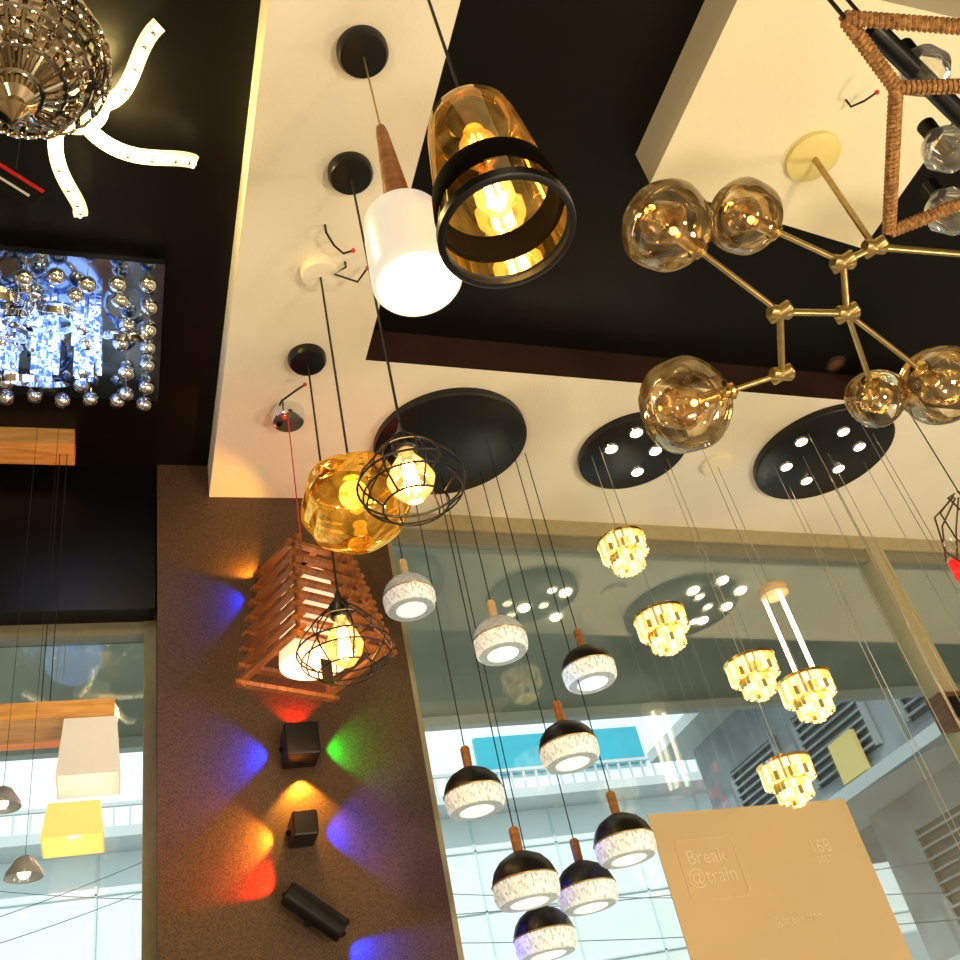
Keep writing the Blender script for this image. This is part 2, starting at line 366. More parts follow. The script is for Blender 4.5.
# ---------------------------------------------------------------- single pendants
def pendant_top(e,P,mt_c=None,zc=SOF,rc=.055,ztop=.1,rw=.0022,mt_w=None):
    wire(e,ztop,zc-P.z,rw,mt_w); canopy(e,zc-P.z,rc,.03,mt_c)
P=hang(418,283,50); e=thing("pendant_lamp","white opal glass pendant with tapered wooden neck on a black canopy","pendant lamp",P)
zt=zrow(P.x,P.y,212)-P.z; zs=zrow(P.x,P.y,128)-P.z
r0=.077
G().shell([(r0*.93,-.004),(r0,.004),(r0,.02),(r0*.97,zt*.6),(r0*.9,zt*.86),(r0*.66,zt*.98),(.03,zt)],.004,48).obj("shade",M['opal'],e)
G().lathe([(.028,zt-.004),(.026,zt+.02),(.012,zs-.02),(.009,zs)],24).obj("neck",M['wood'],e)
G().lathe([(.001,zt*.35),(.022,zt*.38),(.03,zt*.5),(.024,zt*.65),(.014,zt*.8)],20).obj("bulb",M['opalbright'],e)
G().lathe([(.018,zt*.8),(.018,zt*.98)],16).obj("socket",M['black'],e)
pendant_top(e,P,ztop=zs,rc=.055,mt_w=M['brass'])
light('POINT',"bulb_light",(0,0,zt*.3),1.0,(1,.93,.8),e,.03)
# amber glass pendant
P=at_depth(507,232,1.40); e=thing("pendant_lamp","large smoked amber glass pendant with black metal bands and lit bulb","pendant lamp",P)
zt=zrow(P.x,P.y,118)-P.z; rb=.098; rt=.070
def rl(z): return rb+(rt-rb)*z/zt
G().lathe([(rl(zt*.2),zt*.2),(rl(zt*.3),zt*.3),(rl(zt*.84),zt*.84),(rt*.98,zt*.94),(rt*.75,zt*.99),(rt*.45,zt)],56,cap=False).obj("shade",M['amberglass'],e)
G().lathe([(rl(0),0),(rl(zt*.2),zt*.2)],56,cap=False).obj("lower_shade",M['smokeglass'],e)
M['bandmat']=mat("band_black",(.003,.002,.001),.8,noise=.1,spec=.05)
G().shell([(rl(zt*.17)+.001,zt*.17),(rl(zt*.18)+.004,zt*.19),(rl(zt*.31)+.004,zt*.32),(rl(zt*.33)+.001,zt*.34)],.005,48).obj("band",M['bandmat'],e)
G().shell([(rb*1.0,-.006),(rb*1.035,-.004),(rb*1.035,.010),(rb,.012)],.007,48).obj("rim",M['black'],e)
G().lathe([(rt*.5,zt-.004),(rt*.5,zt+.012),(.02,zt+.022),(.014,zt+.05),(.004,zt+.06)],28).obj("cap",M['black'],e)
G().lathe([(.017,zt*.86),(.017,zt)],20).obj("socket",M['brass'],e)
for (z0,h_) in ((.56,.32),(.16,.34)):
    q=zt
    G().lathe([(.001,z0*q),(.016,(z0+.02)*q),(.030,(z0+h_*.3)*q),(.030,(z0+h_*.55)*q),(.016,(z0+h_*.85)*q),(.012,(z0+h_)*q)],24).obj("bulb",M['bulbglass'],e)
    g=G()
    for k in range(5):
        a=2*pi*k/5; g.tube([(.011*math.cos(a),.011*math.sin(a),(z0+.06)*q),(.009*math.cos(a),.009*math.sin(a),(z0+h_*.75)*q)],.0030,6)
    g.obj("filament",M['filament'],e)
G().lathe([(.006,zt*.48),(.006,zt*.58)],10).obj("bulb_stem",M['brass'],e)
wire(e,zt+.05,CEI-P.z,.003); canopy(e,CEI-P.z,.055)
light('POINT',"bulb_light",(0,0,-.02),1.2,(1,.7,.32),e,.03)
# gold mirror globe
P=hang(355,503,270); e=thing("pendant_lamp","gold mirrored dimpled glass globe pendant on a white canopy","pendant lamp",P)
rg=.113
prof=[(max(rg*math.sin(pi*i/26),.0005)*(1+.035*math.sin(i*1.15)),-rg*.95*math.cos(pi*i/26)) for i in range(2,26)]
G().lathe(prof,52,ribs=5,amp=.035,cap=False).obj("shade",M['goldmirror'],e)
G().lathe([(.02,rg*.55),(.02,rg*1.1),(.005,rg*1.2)],20).obj("socket",M['gold'],e)
G().sphere((0,0,rg*.2),.032,20,12).obj("bulb",M['lampwarm'],e)
pendant_top(e,P,mt_c=M['white'],ztop=rg*1.15,rc=.05,rw=.0028)
def cage(px,py,row,rc,R0,s,label):
    P=hang(px,py,row); e=thing("pendant_lamp",label,"pendant lamp",P,"black wire cage pendants")
    g=G()
    g.ring(R0*.62,.0016*s,(0,0,R0*.62)); g.ring(R0,.0018*s,(0,0,0)); g.ring(R0*.92,.0016*s,(0,0,-R0*.22)); g.ring(R0*.6,.0016*s,(0,0,-R0*.5))
    for k in range(8):
        a=2*pi*k/8; ca,sa=math.cos(a),math.sin(a)
        pts=[(.022,R0*1.05),(R0*.4,R0*.88),(R0*.62,R0*.62),(R0*.88,R0*.3),(R0,0),(R0*.92,-R0*.22),(R0*.6,-R0*.5)]
        g.tube([(r_*ca,r_*sa,z_) for r_,z_ in pts],.0016*s,6)
    g.obj("cage",M['black'],e)
    G().lathe([(.019,R0*.75),(.024,R0*.8),(.024,R0*1.08),(.010,R0*1.25),(.004,R0*1.45)],24).obj("socket",M['black'],e)
    G().lathe([(.001,-R0*.38),(.018,-R0*.34),(.037,-R0*.12),(.044,R0*.1),(.032,R0*.4),(.016,R0*.65),(.013,R0*.78)],24).obj("bulb",M['bulbglass'],e)
    g=G()
    for k in range(6):
        a=2*pi*k/6; g.tube([(.014*math.cos(a),.014*math.sin(a),-R0*.18),(.008*math.cos(a),.008*math.sin(a),R0*.5)],.003,6)
    g.obj("filament",M['filament'],e)
    wire(e,R0*1.4,SOF-P.z,.0028); canopy(e,SOF-P.z,rc,.03)
    light('POINT',"bulb_light",(0,0,0),1.2,(1,.66,.28),e,.03)
    return e
cage(412,484,171,.053,.098,1.2,"black wire cage pendant with lit amber bulb beside gold globe")
cage(345,650,357,.053,.108,1.15,"black wire cage pendant with lit bulb near slatted lantern")
# slatted wooden lantern
P=hang(315,668,412); e=thing("slatted_lantern","pyramid shaped orange brown wooden slat lantern with glowing cream shade","pendant lamp",P,rotz=math.radians(24))
zt=zrow(P.x,P.y,566)-P.z
g=G(); n=8
for i in range(n):
    q=i/(n-1); z=q*zt; hw=.128*(1-q)+.078*q
    for sgn in(-1,1):
        g.box((0,sgn*hw,z),(hw*2+.045,.020,.011)); 
        g.box((sgn*hw,0,z+.012),(.020,hw*2+.045,.011))
g.obj("slat_stack",M['woodred'],e,smooth=False)
g=G()
for sx in(-1,1):
    for sy in(-1,1): g.tube([(sx*.126,sy*.126,-.008),(sx*.078,sy*.078,zt+.02)],.006,4)
g.obj("corner_post",M['woodred'],e,smooth=False)
g=G(); g.box((0,0,zt+.015),(.17,.02,.012)); g.box((0,0,zt+.015),(.02,.17,.012)); g.obj("top_bar",M['woodred'],e,smooth=False)
G().shell([(.085,.01),(.086,.02),(.062,zt*.85),(.055,zt*.87)],.003,32).obj("inner_shade",mat("cream_shade_lit",(.9,.7,.5),.7,emi=(1,.64,.40),es=.95,noise=.03),e)
wire(e,zt+.02,SOF-P.z,.0018,M['red']); canopy(e,SOF-P.z,.05,.045,M['chrome'])
light('POINT',"bulb_light",(0,0,-.03),1.0,(1,.6,.3),e,.03)
tgp=Vector((-.06,-.13,0))
G().box((tgp.x,tgp.y,-.085),(.030,.002,.06)).obj("price_tag",M['blackmat'],e,smooth=False)
G().tube([(tgp.x,tgp.y,-.056),(tgp.x+.002,tgp.y,-.03),(tgp.x,tgp.y,.0)],.0012,5).obj("tag_string",M['paper'],e)
# ---------------------------------------------------------------- ceiling wire ends
def stub(px,py,pts,label,z=SOF):
    P=at_z(px,py,z); e=thing("loose_ceiling_wire",label,"wire",P)
    G().tube([Vector(p) for p in pts],.003,6).obj("insulation",M['wire'],e)
    G().sphere(pts[-1],.006,10,8).obj("wire_cap",M['red'],e)
stub(325,225,[(0,0,0),(0,.0,-.03),(.02,.02,-.05),(.05,.05,-.04),(.07,.03,-.05)],"black ceiling wire stub with red caps beside canopy")
stub(345,262,[(0,0,0),(.0,.0,-.02),(-.03,.01,-.04),(.03,.02,-.05),(.05,-.02,-.04)],"black ceiling wire loop with red cap beside white canopy")
stub(282,400,[(0,0,0),(-.01,-.01,-.03),(-.01,-.05,-.05),(.02,-.09,-.05),(.05,-.1,-.03)],"curled black wire on the soffit beside chrome canopy")
stub(846,100,[(0,0,0),(0,.0,-.03),(.01,-.03,-.05),(.02,-.06,-.06)],"short loose wires poking from cream ceiling panel")
# ---------------------------------------------------------------- wall sconces
def sconce(px,py,kind,label,lst,s=.046,ang_=0):
    P=at_y(px,py,2.58-.05); e=thing("wall_sconce",label,"wall lamp",P,"black up and down wall lights")
    if kind=='cube':
        ob=G().box((0,0,0),(s*2,.098,s*2)).obj("body",M['black'],e,smooth=False)
        bv=ob.modifiers.new("b",'BEVEL'); bv.width=.004; bv.segments=2
    else:
        Mx=Matrix.Rotation(ang_,4,'Y')
        G().lathe([(.026,-.085),(.03,-.08),(.03,.08),(.026,.085)],28,Mx).obj("body",M['black'],e)
        G().box((0,.033,0),(.04,.035,.04)).obj("bracket",M['black'],e,smooth=False)
    k=s if kind=='cube' else .085
    for (dx,dz,col,en) in lst:
        G().sphere((dx*k,.018,dz*k),.010,12,8,sz=.7).obj("lens",M['blackmat'],e)
        light('SPOT',"beam_light",(dx*(k+.016),.018,dz*(k+.016)),en,col,e,.006,(dx,.16,dz),96,.5)
RED=(1,.015,.003);BLU=(.0,.015,1);GRN=(.005,1,.04);ORG=(1,.40,.03)
sconce(300,745,'cube',"black cube wall light throwing red, green, blue and amber beams",[(0,1,RED,4),(-1,0,BLU,10),(1,0,GRN,4),(0,-1,ORG,9)])
sconce(303,829,'cube',"small black cube wall light with amber and blue beams",[(-1,0,ORG,5),(1,0,BLU,12)],s=.032)
sconce(315,912,'tube',"slanted black cylinder wall light with red and blue beams",[(-.76,.64,RED,8),(.76,-.64,BLU,13)],ang_=math.radians(-50))
sconce(268,584,'cube',"black cube wall light behind the lantern with amber beam",[(-.55,.83,ORG,3.5),(-.95,-.2,BLU,4)],s=.034)
# ---------------------------------------------------------------- round plates
def plate(px,py,r_,label,spots):
    P=at_z(px,py,SOF); e=thing("round_ceiling_plate",label,"ceiling plate",(P.x,P.y,SOF),"round black multi pendant ceiling plates")
    G().lathe([(r_-.008,-.03),(r_,-.024),(r_,0)],72).obj("disc",M['black'],e)
    for (a,b) in spots:
        Q=at_z(a,b,SOF-.03); l=(Q.x-P.x,Q.y-P.y,-.03)
        G().shell([(.025,-.006),(.027,0)],.006,20).obj("spot_ring",M['chrome'],e,l)
        G().lathe([(.021,-.007),(.022,0)],18).obj("spot_lens",M['led'],e,l)
    return P,e
pl1,_=plate(450,441,.25,"large round black ceiling plate carrying dome pendants",[])
pl2,_=plate(632,449,.195,"round black ceiling plate with four lit spots",[(611,448),(637,471),(655,450),(636,432)])
pl3,pe3=plate(822,451,.265,"large round black ceiling plate with lit spots and steel wires",[(801,441),(786,466),(806,480),(843,431),(859,446),(838,468)])
# dome pendants
grp="glass dome pendants with wooden necks"
rd=.076
mat_diff=mat("dome_diffuser",(.85,.9,.87),.4,emi=(.9,1,.95),es=.6,noise=.1)
mat_ring=mat("dome_grey_glass",(.46,.50,.48),.3,emi=(.7,.8,.75),es=.16,noise=.4,nscale=120)
def dome(P,lc):
    e=thing("dome_pendant","black capped ribbed glass dome pendant with wooden neck" if not lc else "ribbed clear white glass dome pendant with cream neck","pendant lamp",P,grp)
    cm=M['black'] if not lc else mat("clear_ribbed_top",(.50,.54,.50),.2,emi=(.8,.85,.8),es=.12,noise=.4,nscale=120)
    G().lathe([(rd*1.01,.020),(rd*.98,.032),(rd*.88,.051),(rd*.68,.069),(rd*.35,.083),(.013,.088)],40).obj("cap",cm,e)
    G().lathe([(rd*.88,-.025),(rd*.94,-.021),(rd*.985,-.010),(rd*1.0,.0),(rd*1.0,.021)],120,ribs=30,amp=.010).obj("shade",M['dimple'],e)
    G().ring(rd*1.01,.0022,(0,0,.021)).obj("rim",M['brass'],e)
    G().lathe([(rd*.60,-.0268),(rd*.87,-.0268),(rd*.88,-.024)],48).obj("lower_glass",mat_ring,e)
    G().lathe([(rd*.52,-.029),(rd*.60,-.0265)],32).obj("diffuser",mat_diff,e)
    G().lathe([(.0115,.086),(.0125,.14),(.009,.146)],18).obj("neck",M['wood'] if not lc else M['woodcream'],e)
    wire(e,.144,SOF-.03-P.z,.0017)
    return e
srcs={}
for i,(a,b,row,lc) in enumerate([(410,602,457,1),(501,646,440,1),(590,675,446,0),(570,754,430,0),(475,801,452,0),(626,849,440,0),(527,891,422,0),(588,897,465,0),(546,944,470,0)]):
    P=hang(a,b,row)
    if lc not in srcs: srcs[lc]=dome(P,lc)
    else:
        e,k=dup(srcs[lc],P); k['cable'].scale=(1,1,SOF-.03-P.z-.144)
# crystal pendants
grp2="two tier crystal pendants"
def crystal(P):
    e=thing("crystal_pendant","two tier champagne crystal pendant glowing warm yellow","pendant lamp",P,grp2)
    def tier(n,r_,z0,h,w):
        g=G()
        for k in range(n):
            a=2*pi*k/n
            Mx=Matrix.Rotation(a,4,'Z')@Matrix.Translation((r_,0,0))@Matrix.Rotation(pi/4,4,'Z')
            for s_ in (0,1):
                hh=h/2; zc=z0+hh*s_+hh/2; wi=w*(.95 if s_ else 1)
                g.box((0,0,zc),(wi,wi,hh*.98),Mx)
            vs=[(-w/2,-w/2,z0),(w/2,-w/2,z0),(w/2,w/2,z0),(-w/2,w/2,z0),(0,0,z0-w*.3)]
            g.add(vs,[(0,1,4),(1,2,4),(2,3,4),(3,0,4)],Mx)
        o=g.obj("crystal_tier",[M['cry1'],M['cry2'],M['cry3']],e,smooth=False)
        rr=random.Random(7)
        for pl in o.data.polygons: pl.material_index=rr.choice([0,0,0,1,1,1,2])
    tier(28,.068,.0,.055,.0125); tier(18,.044,-.048,.048,.0125); tier(6,.014,-.066,.03,.011)
    g=G(); g.shell([(.079,.053),(.080,.061)],.014,40); g.shell([(.054,-.002),(.054,.006)],.012,32)
    g.lathe([(.07,.058),(.07,.062),(.02,.068),(.01,.085),(.003,.09)],32); g.obj("metal_frame",M['gold'],e)
    G().sphere((0,0,.02),.018,14,10).obj("bulb",M['lampwarm'],e)
    wire(e,.088,SOF-.03-P.z,.0013,M['steelwire'])
    return e
src=None
for (a,b,row) in [(626,556,450),(665,633,440),(756,679,452),(811,699,428),(791,783,462)]:
    P=hang(a,b,row)
    if src is None: src=crystal(P)
    else:
        e,k=dup(src,P); k['cable'].scale=(1,1,SOF-.03-P.z-.088)
for k,(dx,dy) in enumerate([(-.2,.05),(-.15,-.12),(-.05,.18),(0,-.02),(.08,.1),(.12,-.14),(.19,.02),(.02,-.2),(-.1,.0),(.15,.17)]):
    G().lathe([(.0013,0),(.0013,2.6)],6).obj("suspension_wire",M['steelwire'],pe3,(dx,dy,-.03-2.6))
# LED tube pendant
P=hang(773,592,463); e=thing("tube_pendant","cream ring pendant with glowing LED tubes","pendant lamp",P)
G().lathe([(.040,-.02),(.048,-.014),(.048,.014),(.038,.022),(.008,.03)],36).obj("cap",M['woodcream'],e)
L=P.z-zrow(P.x,P.y,682)
for k in range(3):
    a=2*pi*k/3+.3; c,s_=math.cos(a)*.036,math.sin(a)*.036
    G().lathe([(.0065,-L),(.0065,-.02)],14,Matrix.Translation((c,s_,0))).obj("led_tube",M['led'],e)
G().lathe([(.044,-L-.012),(.046,-L)],32).obj("end_ring",M['gold'],e)
wire(e,.028,SOF-P.z,.0015,M['steelwire']); canopy(e,SOF-P.z,.06,.02,M['panel'])
# ---------------------------------------------------------------- branching bubble chandelier
Cn=at_z(812,155,SOF); e=thing("branching_chandelier","brass branching chandelier with cognac glass bubble shades","chandelier",(Cn.x,Cn.y,SOF))
O=Vector((Cn.x,Cn.y,SOF))
hz=zrow(Cn.x,Cn.y,247)
def nd(px,py,h): return at_z(px,py,CZ+h)-O
H0=Vector((0,0,hz-SOF)); hh=hz-CZ
J1=nd(843,262,hh-.02);J2=nd(780,312,hh-.10);J3=nd(847,313,hh-.08);J4=nd(782,374,hh-.14);J5=nd(975,255,hh)
G().lathe([(.05,-.02),(.072,-.014),(.072,0)],40).obj("canopy",M['canopyyellow'],e,label="pale yellow round ceiling canopy")
G().tube([(0,0,-.015),H0],.008,12).obj("rod",M['brass'],e)
shades=[(667,226,hh-.02,J2,.100),(745,217,hh+.03,J1,.086),(685,406,hh-.16,J4,.120),(876,398,hh-.10,J3,.080),(940,385,hh-.12,J3,.108),(1010,300,hh-.02,J5,.10)]
g=G()
for a,b in [(H0,J1),(J1,J3),(J3,J2),(J2,J4),(H0,J5)]: g.tube([a,b],.0085,12)
for (a,b,h,J,r_) in shades:
    S=nd(a,b,h); d=(J-S).normalized(); g.tube([J,S+d*r_*.5],.007,10)
g.obj("branch",M['brass'],e)
for J in (H0,J1,J2,J3,J4,J5):
    g=G(); g.sphere((0,0,0),.016,16,10); g.lathe([(.013,-.03),(.016,-.026),(.016,.026),(.013,.03)],16,Matrix.Rotation(pi/2,4,'X')@Matrix.Rotation(.6,4,'Y'))
    g.lathe([(.013,-.03),(.016,-.026),(.016,.026),(.013,.03)],16,Matrix.Rotation(pi/2,4,'Y')); g.obj("joint",M['brass'],e,J)
for i,(a,b,h,J,r_) in enumerate(shades):
    S=nd(a,b,h); d=(J-S).normalized(); rot=d.to_track_quat('Z','Y').to_euler()
    pr=[(max(r_*math.sin(pi*t/24),.001)*(1+.022*math.sin(t*.8+i)),-r_*.95*math.cos(pi*t/24)) for t in range(4,23)]
    G().lathe(pr,48,ribs=3,amp=.025,cap=False).obj("glass_shade",M['bubble'],e,S,rot=rot)
    pr=[(r_*.46*math.sin(pi*t/14)*(1+.08*math.sin(t*1.1))+.001,-r_*.1-r_*.55*math.cos(pi*t/14)) for t in range(0,15)]
    G().lathe(pr,28,ribs=4,amp=.10).obj("inner_globe",M['bubble'],e,S,rot=rot)
    G().lathe([(.012,r_*.30),(.017,r_*.32),(.017,r_*.95),(.023,r_*.97),(.023,r_*1.04),(.01,r_*1.12)],20).obj("socket",M['gold'],e,S,rot=rot)
    G().sphere((0,0,r_*.2),.009,14,10).obj("bulb",M['lampwarm'],e,S,rot=rot)
# ---------------------------------------------------------------- rope wrapped lamp
def rp(px,py,d=1.42): return at_depth(px,py,d)
A=rp(845,18,1.38);B=rp(896,88,1.45);Cc=rp(889,232,1.62);Dd=rp(1010,185,1.60);E_=rp(1000,85,1.45);Fp=rp(1000,30,1.36)
O=B.copy(); e=thing("rope_frame_lamp","jute rope wrapped angular frame lamp with black bar and glass bulbs","pendant lamp",O)
def coil(g,pts,rc=.0105):
    for a,b in zip(pts[:-1],pts[1:]):
        a=a-O;b=b-O; L_=(b-a).length; t=(b-a).normalized(); N=t.orthogonal().normalized(); Bn=t.cross(N)
        turns=int(L_/.0075); n_=turns*8; path=[]
        for i in range(n_+1):
            q=i/n_; an=2*pi*turns*q; path.append(a+t*(L_*q)+(N*math.cos(an)+Bn*math.sin(an))*(rc*.75))
        g.tube(path,.0042,5)
        g.tube([a,b],rc*.7,8)
g=G(); coil(g,[A,B,Cc,Dd,E_,B]); coil(g,[A,Fp,E_]); g.obj("rope_frame",M['rope'],e)
b0=rp(872,28,1.5)-O; b1=rp(965,120,1.58)-O
G().tube([b0,b1],.016,16).obj("bar",M['black'],e)
for (a,b,dd,r_) in [(925,72,1.55,.040),(946,150,1.62,.038),(950,212,1.68,.040)]:
    S=rp(a,b,dd)-O
    G().lathe([(.001,-r_),(r_*.6,-r_*.85),(r_,-.1*r_),(r_*.85,r_*.6),(r_*.4,r_*1.0),(r_*.35,r_*1.25)],28).obj("glass_bulb",M['clear'],e,S)
    g=G(); g.lathe([(r_*.38,r_*1.15),(r_*.4,r_*1.9),(.006,r_*2.0)],18); g.obj("socket",M['black'],e,S)
    g=G(); g.tube([(0,0,r_*1.1),(.006,0,0),(-.006,0,-.01),(0,.004,r_*.3)],.0015,5); g.obj("filament",M['gold'],e,S)
for px_ in (A,Fp):
    q=px_-O; G().tube([q,q+Vector((0,0,CEI-px_.z))],.003,8).obj("cable",M['wire'],e)
q=b0; G().tube([q,q+Vector((0,0,CEI-(q+O).z))],.003,8).obj("cable",M['wire'],e)
# ---------------------------------------------------------------- LED arm ceiling lamp
P=at_z(72,112,CEI-.07); e=thing("ceiling_lamp","acrylic arm ceiling lamp with glowing curved arms","ceiling lamp",(P.x,P.y,CEI))
G().lathe([(.06,-.05),(.075,-.04),(.075,0)],40).obj("base",M['opal'],e)
G().lathe([(.001,-.085),(.045,-.08),(.062,-.06),(.062,-.05)],36).obj("diffuser",M['acrylic'],e)
for k,a0 in enumerate([-18,54,122,194,266]):
    a=math.radians(a0); pts=[]
    for i in range(15):
        q=i/14; r_=.06+.22*q; an=a-.60*math.sin(q*pi*.55)
        pts.append((r_*math.cos(an),r_*math.sin(an),-.055-.03*math.sin(q*pi)))
    G().tube(pts,.017,4,sx=1.3,sy=.55).obj("arm",M['acrylic'],e)
    sd=[(p[0],p[1],p[2]-.010) for p in pts[3:]]
    G().tube(sd,.0045,5).obj("led_strip",M['led'],e)
    for i in (5,8,11,13): G().sphere((pts[i][0],pts[i][1],pts[i][2]-.012),.0055,8,6).obj("led_chip",M['smokechrome'],e)
light('POINT',"lamp_light",(0.05,0,-.13),10,(1,.74,.25),e,.06)
# basket chandelier
P=at_depth(22,58,1.5); e=thing("crystal_basket_chandelier","smoky chrome basket chandelier with looped ribs and crystals","chandelier",P)
g=G(); hR=.115
for k in range(26):
    a=2*pi*k/26; ca,sa=math.cos(a),math.sin(a)
    pts=[(.04,.16),(.075,.13),(.105,.07),(hR,.015),(.10,-.035),(.065,-.075),(.03,-.10),(.012,-.125)]
    g.tube([(r_*ca,r_*sa,z_) for r_,z_ in pts],.0038,6)
g.obj("rib_cage",M['smokechrome'],e)
g=G()
for (r_,z_) in [(.04,.16),(.105,.07),(hR+.004,.015),(.10,-.035),(.065,-.075),(.035,-.098)]: g.ring(r_,.005,(0,0,z_))
g.obj("hoop",M['chrome'],e)
def loops(R_,rr,z_,n):
    g=G()
    for k in range(n):
        a=2*pi*k/n; g.ring(rr,.0030,(0,0,0),14,5,Matrix.Rotation(a,4,'Z')@Matrix.Translation((R_,0,z_))@Matrix.Rotation(pi/2,4,'Y'))
    g.obj("loop_trim",M['smokechrome'],e)
loops(hR+.010,.020,.0,24); loops(.088,.016,-.062,22); loops(.112,.018,.04,24)
G().lathe([(.001,-.185),(.008,-.165),(.022,-.15),(.016,-.13),(.03,-.12),(.012,-.11)],20).obj("finial",M['smokechrome'],e)
G().sphere((0,0,.02),.085,24,14).obj("crystal_core",sparkle("smoky_crystal",(.05,.03,.01),(.85,.6,.3),.15,scale=50),e)
wire(e,.16,CEI-P.z,.006,M['brass']); canopy(e,CEI-P.z,.05,.03,M['brass'])
Q=at_depth(14,183,1.75); e=thing("promotional_tag","black and red hanging promotional tag beside ceiling lamp","tag",Q,rotz=.3)
Mx=Matrix.Rotation(math.radians(25),4,'Y')
G().box((0,0,0),(.10,.003,.075),Mx).obj("card",M['blackmat'],e,smooth=False)
G().box((0,-.003,.020),(.09,.001,.010),Mx).obj("red_stripe",M['red'],e,smooth=False)
G().box((0,-.003,-.012),(.07,.001,.006),Mx).obj("white_stripe",M['paper'],e,smooth=False)
G().tube([(0,0,.03),(0,0,CEI-Q.z)],.001,5).obj("string",M['wire'],e)
# ---------------------------------------------------------------- square crystal flush lamp
c0=at_z(165,266,CEI-.06); W=.51
e=thing("square_crystal_lamp","square mirrored ceiling lamp with chrome balls and blue lit crystals","ceiling lamp",(c0.x-W/2,c0.y+W/2,CEI))
G().box((0,0,-.045),(W,W,.02)).obj("mirror_plate",mat("mirror_plate",(.34,.44,.62),.10,metal=1,noise=.4,nscale=12),e,smooth=False)
G().box((0,0,-.02),(W*.8,W*.8,.04)).obj("base",M['chrome'],e,smooth=False)
balls=[]
for i in range(7):
    q=-W/2+.04+i*(W-.08)/6
    balls+=[(q,-W/2+.035),(q,W/2-.035)]
    if 0<i<6: balls+=[(-W/2+.035,q),(W/2-.035,q)]
for i in range(4):
    for j in range(5):
        q=-.15+i*.10; q2=-.16+j*.08
        balls.append((q+random.uniform(-.02,.02),q2+random.uniform(-.02,.02)))
bme=None
for i,(x,y) in enumerate(balls):
    z=-.085-random.uniform(0,.03)
    if bme is None: ob=G().sphere((0,0,0),.022,18,12).obj("chrome_ball",M['chrome'],e,(x,y,z)); bme=ob
    else: ob=bme.copy(); COL.objects.link(ob); ob.location=(x,y,z); ob.parent=e
    G().tube([(x,y,-.055),(x,y,z+.02)],.0015,5).obj("ball_stem",M['chrome'],e)
for k in range(14):
    x=random.uniform(-.19,.19);y=random.uniform(-.17,.17)
    Rr=random.uniform(.035,.06); tl=Matrix.Rotation(random.uniform(.2,1.1),4,'X')@Matrix.Rotation(random.uniform(0,6),4,'Z')
    G().tube([Vector((x,y,-.115))+tl@Vector((Rr*math.cos(2*pi*i/24),Rr*math.sin(2*pi*i/24),0)) for i in range(24)],.013,4,closed=True,sx=.25,sy=1).obj("ribbon_loop",M['chrome'],e)
for cx in (-.17,-.065,.04):
    g=G()
    for i in range(4):
        for j in range(12):
            x=cx+i*.018; y=-.11+j*.02; h=.04+.05*random.random()
            g.box((x+random.uniform(-.004,.004),y+random.uniform(-.004,.004),-.055-h/2),(.012,.013,h),)
    g.obj("crystal_rod",M['ledblue'],e,smooth=False)
light('POINT',"lamp_light",(0,0,-.22),1.0,(.30,.5,1),e,.1)
# ---------------------------------------------------------------- wooden bar lamp
P=at_z(62,452,CEI-.05)
e=thing("wooden_bar_lamp","oak bar pendant with white and yellow square shades on thin cables","pendant lamp",(P.x,P.y,CEI))
G().box((-.185,0,-.03),(.44,.10,.06)).obj("ceiling_bar",M['woodlight'],e,smooth=False)
zb=zrow(P.x,P.y,722)-CEI
for dx in(-.005,.015): G().tube([(dx,0,-.05),(dx,0,zb)],.0014,6).obj("cable",M['wire'],e)
G().box((-.13,.02,zb),(.60,.17,.045)).obj("bar",M['woodlight'],e,smooth=False)
def sqshade(px,py,Y,s,h,mt,nm):
    Q=at_y(px,py,Y)-Vector((P.x,P.y,CEI)); g=G()
    a,b=s*.42,s*.5; vs=[];fs=[]
    for th in(0,.004):
        vs+=[(i*(b-th),j*(b-th),-h/2) for i,j in((-1,-1),(1,-1),(1,1),(-1,1))]+[(i*(a-th),j*(a-th),h/2) for i,j in((-1,-1),(1,-1),(1,1),(-1,1))]
    for o_ in(0,8):
        for k in range(4): fs.append((o_+k,o_+(k+1)%4,o_+(k+1)%4+4,o_+k+4))
    for k in range(4): fs.append((k,(k+1)%4,(k+1)%4+8,k+8))
    fs.append((4,5,6,7))
    g.add(vs,fs); g.obj(nm,mt,e,Q,smooth=False)
    G().sphere((0,0,0),.024,16,10).obj("bulb",M['lampwarm'],e,Q)
    G().lathe([(.016,.02),(.016,h/2)],14).obj("socket",M['woodlight'],e,Q)
sqshade(90,756,P.y-.0,.145,.15,mat("white_shade",(.72,.72,.74),.5,emi=(1,.97,.93),es=.10,noise=.02),"shade")
sqshade(74,828,P.y+.04,.138,.085,M['ambershade'],"shade")
for (a,b,Y) in [(2,803,2.3),(24,873,2.35)]:
    P=at_y(a,b,Y); e=thing("cone_pendant","small dark metal cone pendant near the window","pendant lamp",P,"small dark cone pendants")
    G().shell([(.040,-.01),(.038,0),(.018,.03),(.010,.035)],.002,28).obj("shade",M['greycap'],e)
    G().sphere((0,0,.0),.014,12,8).obj("bulb",M['opalbright'],e)
    wire(e,.033,CEI-P.z,.0006)
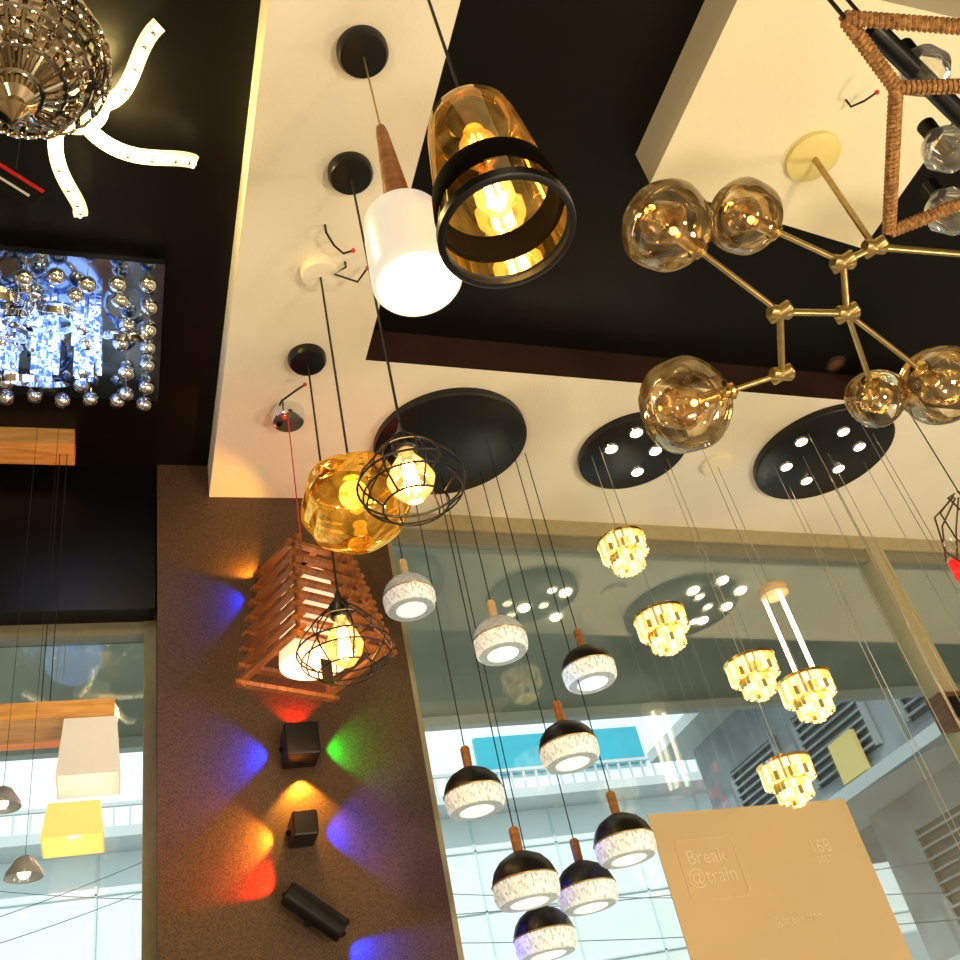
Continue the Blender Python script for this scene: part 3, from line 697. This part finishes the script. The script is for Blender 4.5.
# ---------------------------------------------------------------- right edge chandelier, box
P=at_depth(985,535,3.0); e=thing("branch_basket_chandelier","black twig style chandelier with glowing red glass pieces","chandelier",P)
for k in range(12):
    a=2*pi*k/12; j=random.uniform(-.02,.02)
    G().tube([(.02*math.cos(a),.02*math.sin(a),.16),(.10*math.cos(a+.3),.10*math.sin(a+.3),.10+j),(.135*math.cos(a+.6),.135*math.sin(a+.6),-.02),(.09*math.cos(a+.8),.09*math.sin(a+.8),-.13)],.003,6).obj("twig",M['wooddark'],e)
for k in range(22):
    a=2*pi*k/22; G().lathe([(.001,-.03),(.016,-.02),(.014,.01),(.002,.02)],8).obj("glass_drop",M['redlit'] if k%2 else M['clear'],e,(.125*math.cos(a),.125*math.sin(a),random.uniform(-.11,.05)))
wire(e,.15,SOF-P.z,.002); canopy(e,SOF-P.z,.06)
P=at_win(952,712,.06); e=thing("wall_box","small dark wooden box fixed to the window frame","box",P)
G().box((0,0,0),(.12,.08,.13)).obj("body",M['wooddark'],e,smooth=False)
G().box((0,-.045,0),(.07,.012,.08)).obj("panel",M['blackmat'],e,smooth=False)
# ---------------------------------------------------------------- poster on the glass
c=[at_win(*q,.012) for q in [(650,812),(858,800),(900,965),(694,985)]]
x0=(c[0].x+c[3].x)/2; x1=(c[1].x+c[2].x)/2; z1=(c[0].z+c[1].z)/2; z0=z1-.75
ps=thing("window_poster","faded brown poster with pale lettering taped to the glass","poster",(0,0,0))
wbox(G(),x0,x1,z0,z1,.003,.012).obj("sheet",M['poster'],ps,smooth=False)
def wt(px,py,t,s):
    q=at_win(px,py,.0145); return text_mesh(t,s,M['postertext'],ps,Matrix.Translation(q)@Matrix.Rotation(ang,4,'Z')@Matrix.Rotation(pi/2,4,'X'))
wt(708,863,"Break",.062); wt(715,882,"@train",.062); wt(822,852,"168",.06); wt(826,862,"BEST",.03)
wt(800,922,"@break.train",.036)
g=G(); q=at_win(712,868,.0145)
hw,hh_=.105,.09; pts=[]
for (cx,cz,a0) in [(hw-.02,hh_-.02,0),(-hw+.02,hh_-.02,90),(-hw+.02,-hh_+.02,180),(hw-.02,-hh_+.02,270)]:
    for k in range(5):
        a=math.radians(a0+k*22.5); pts.append((cx+.02*math.cos(a),cz+.02*math.sin(a)))
Mx=Matrix.Translation(q)@Matrix.Rotation(ang,4,'Z')
g.tube([Mx@Vector((a,0,b)) for a,b in pts],.0018,4,closed=True); g.obj("printed_outline",M['postertext'],ps,smooth=False)
# ---------------------------------------------------------------- light
w=bpy.data.worlds.new("world"); scene.world=w; w.use_nodes=True; nt=w.node_tree; bgn=nt.nodes["Background"]
bgn.inputs[0].default_value=(.76,.90,.95,1); bgn.inputs[1].default_value=1.1
sun=light('SUN',"sun",(0,0,10),2.2,(1,.97,.9),direction=(.35,.75,-.55))
for i,(x,y,z,en) in enumerate([(-1.6,-.6,1.3,72),(1.6,-1.0,1.2,138),(3.4,.6,1.2,105),(.7,.0,.4,40)]):  # unseen fill points, added to brighten the white soffits from below
    light('POINT',"fill_light",(x,y,z),en,(1,.86,.60),None,.25)
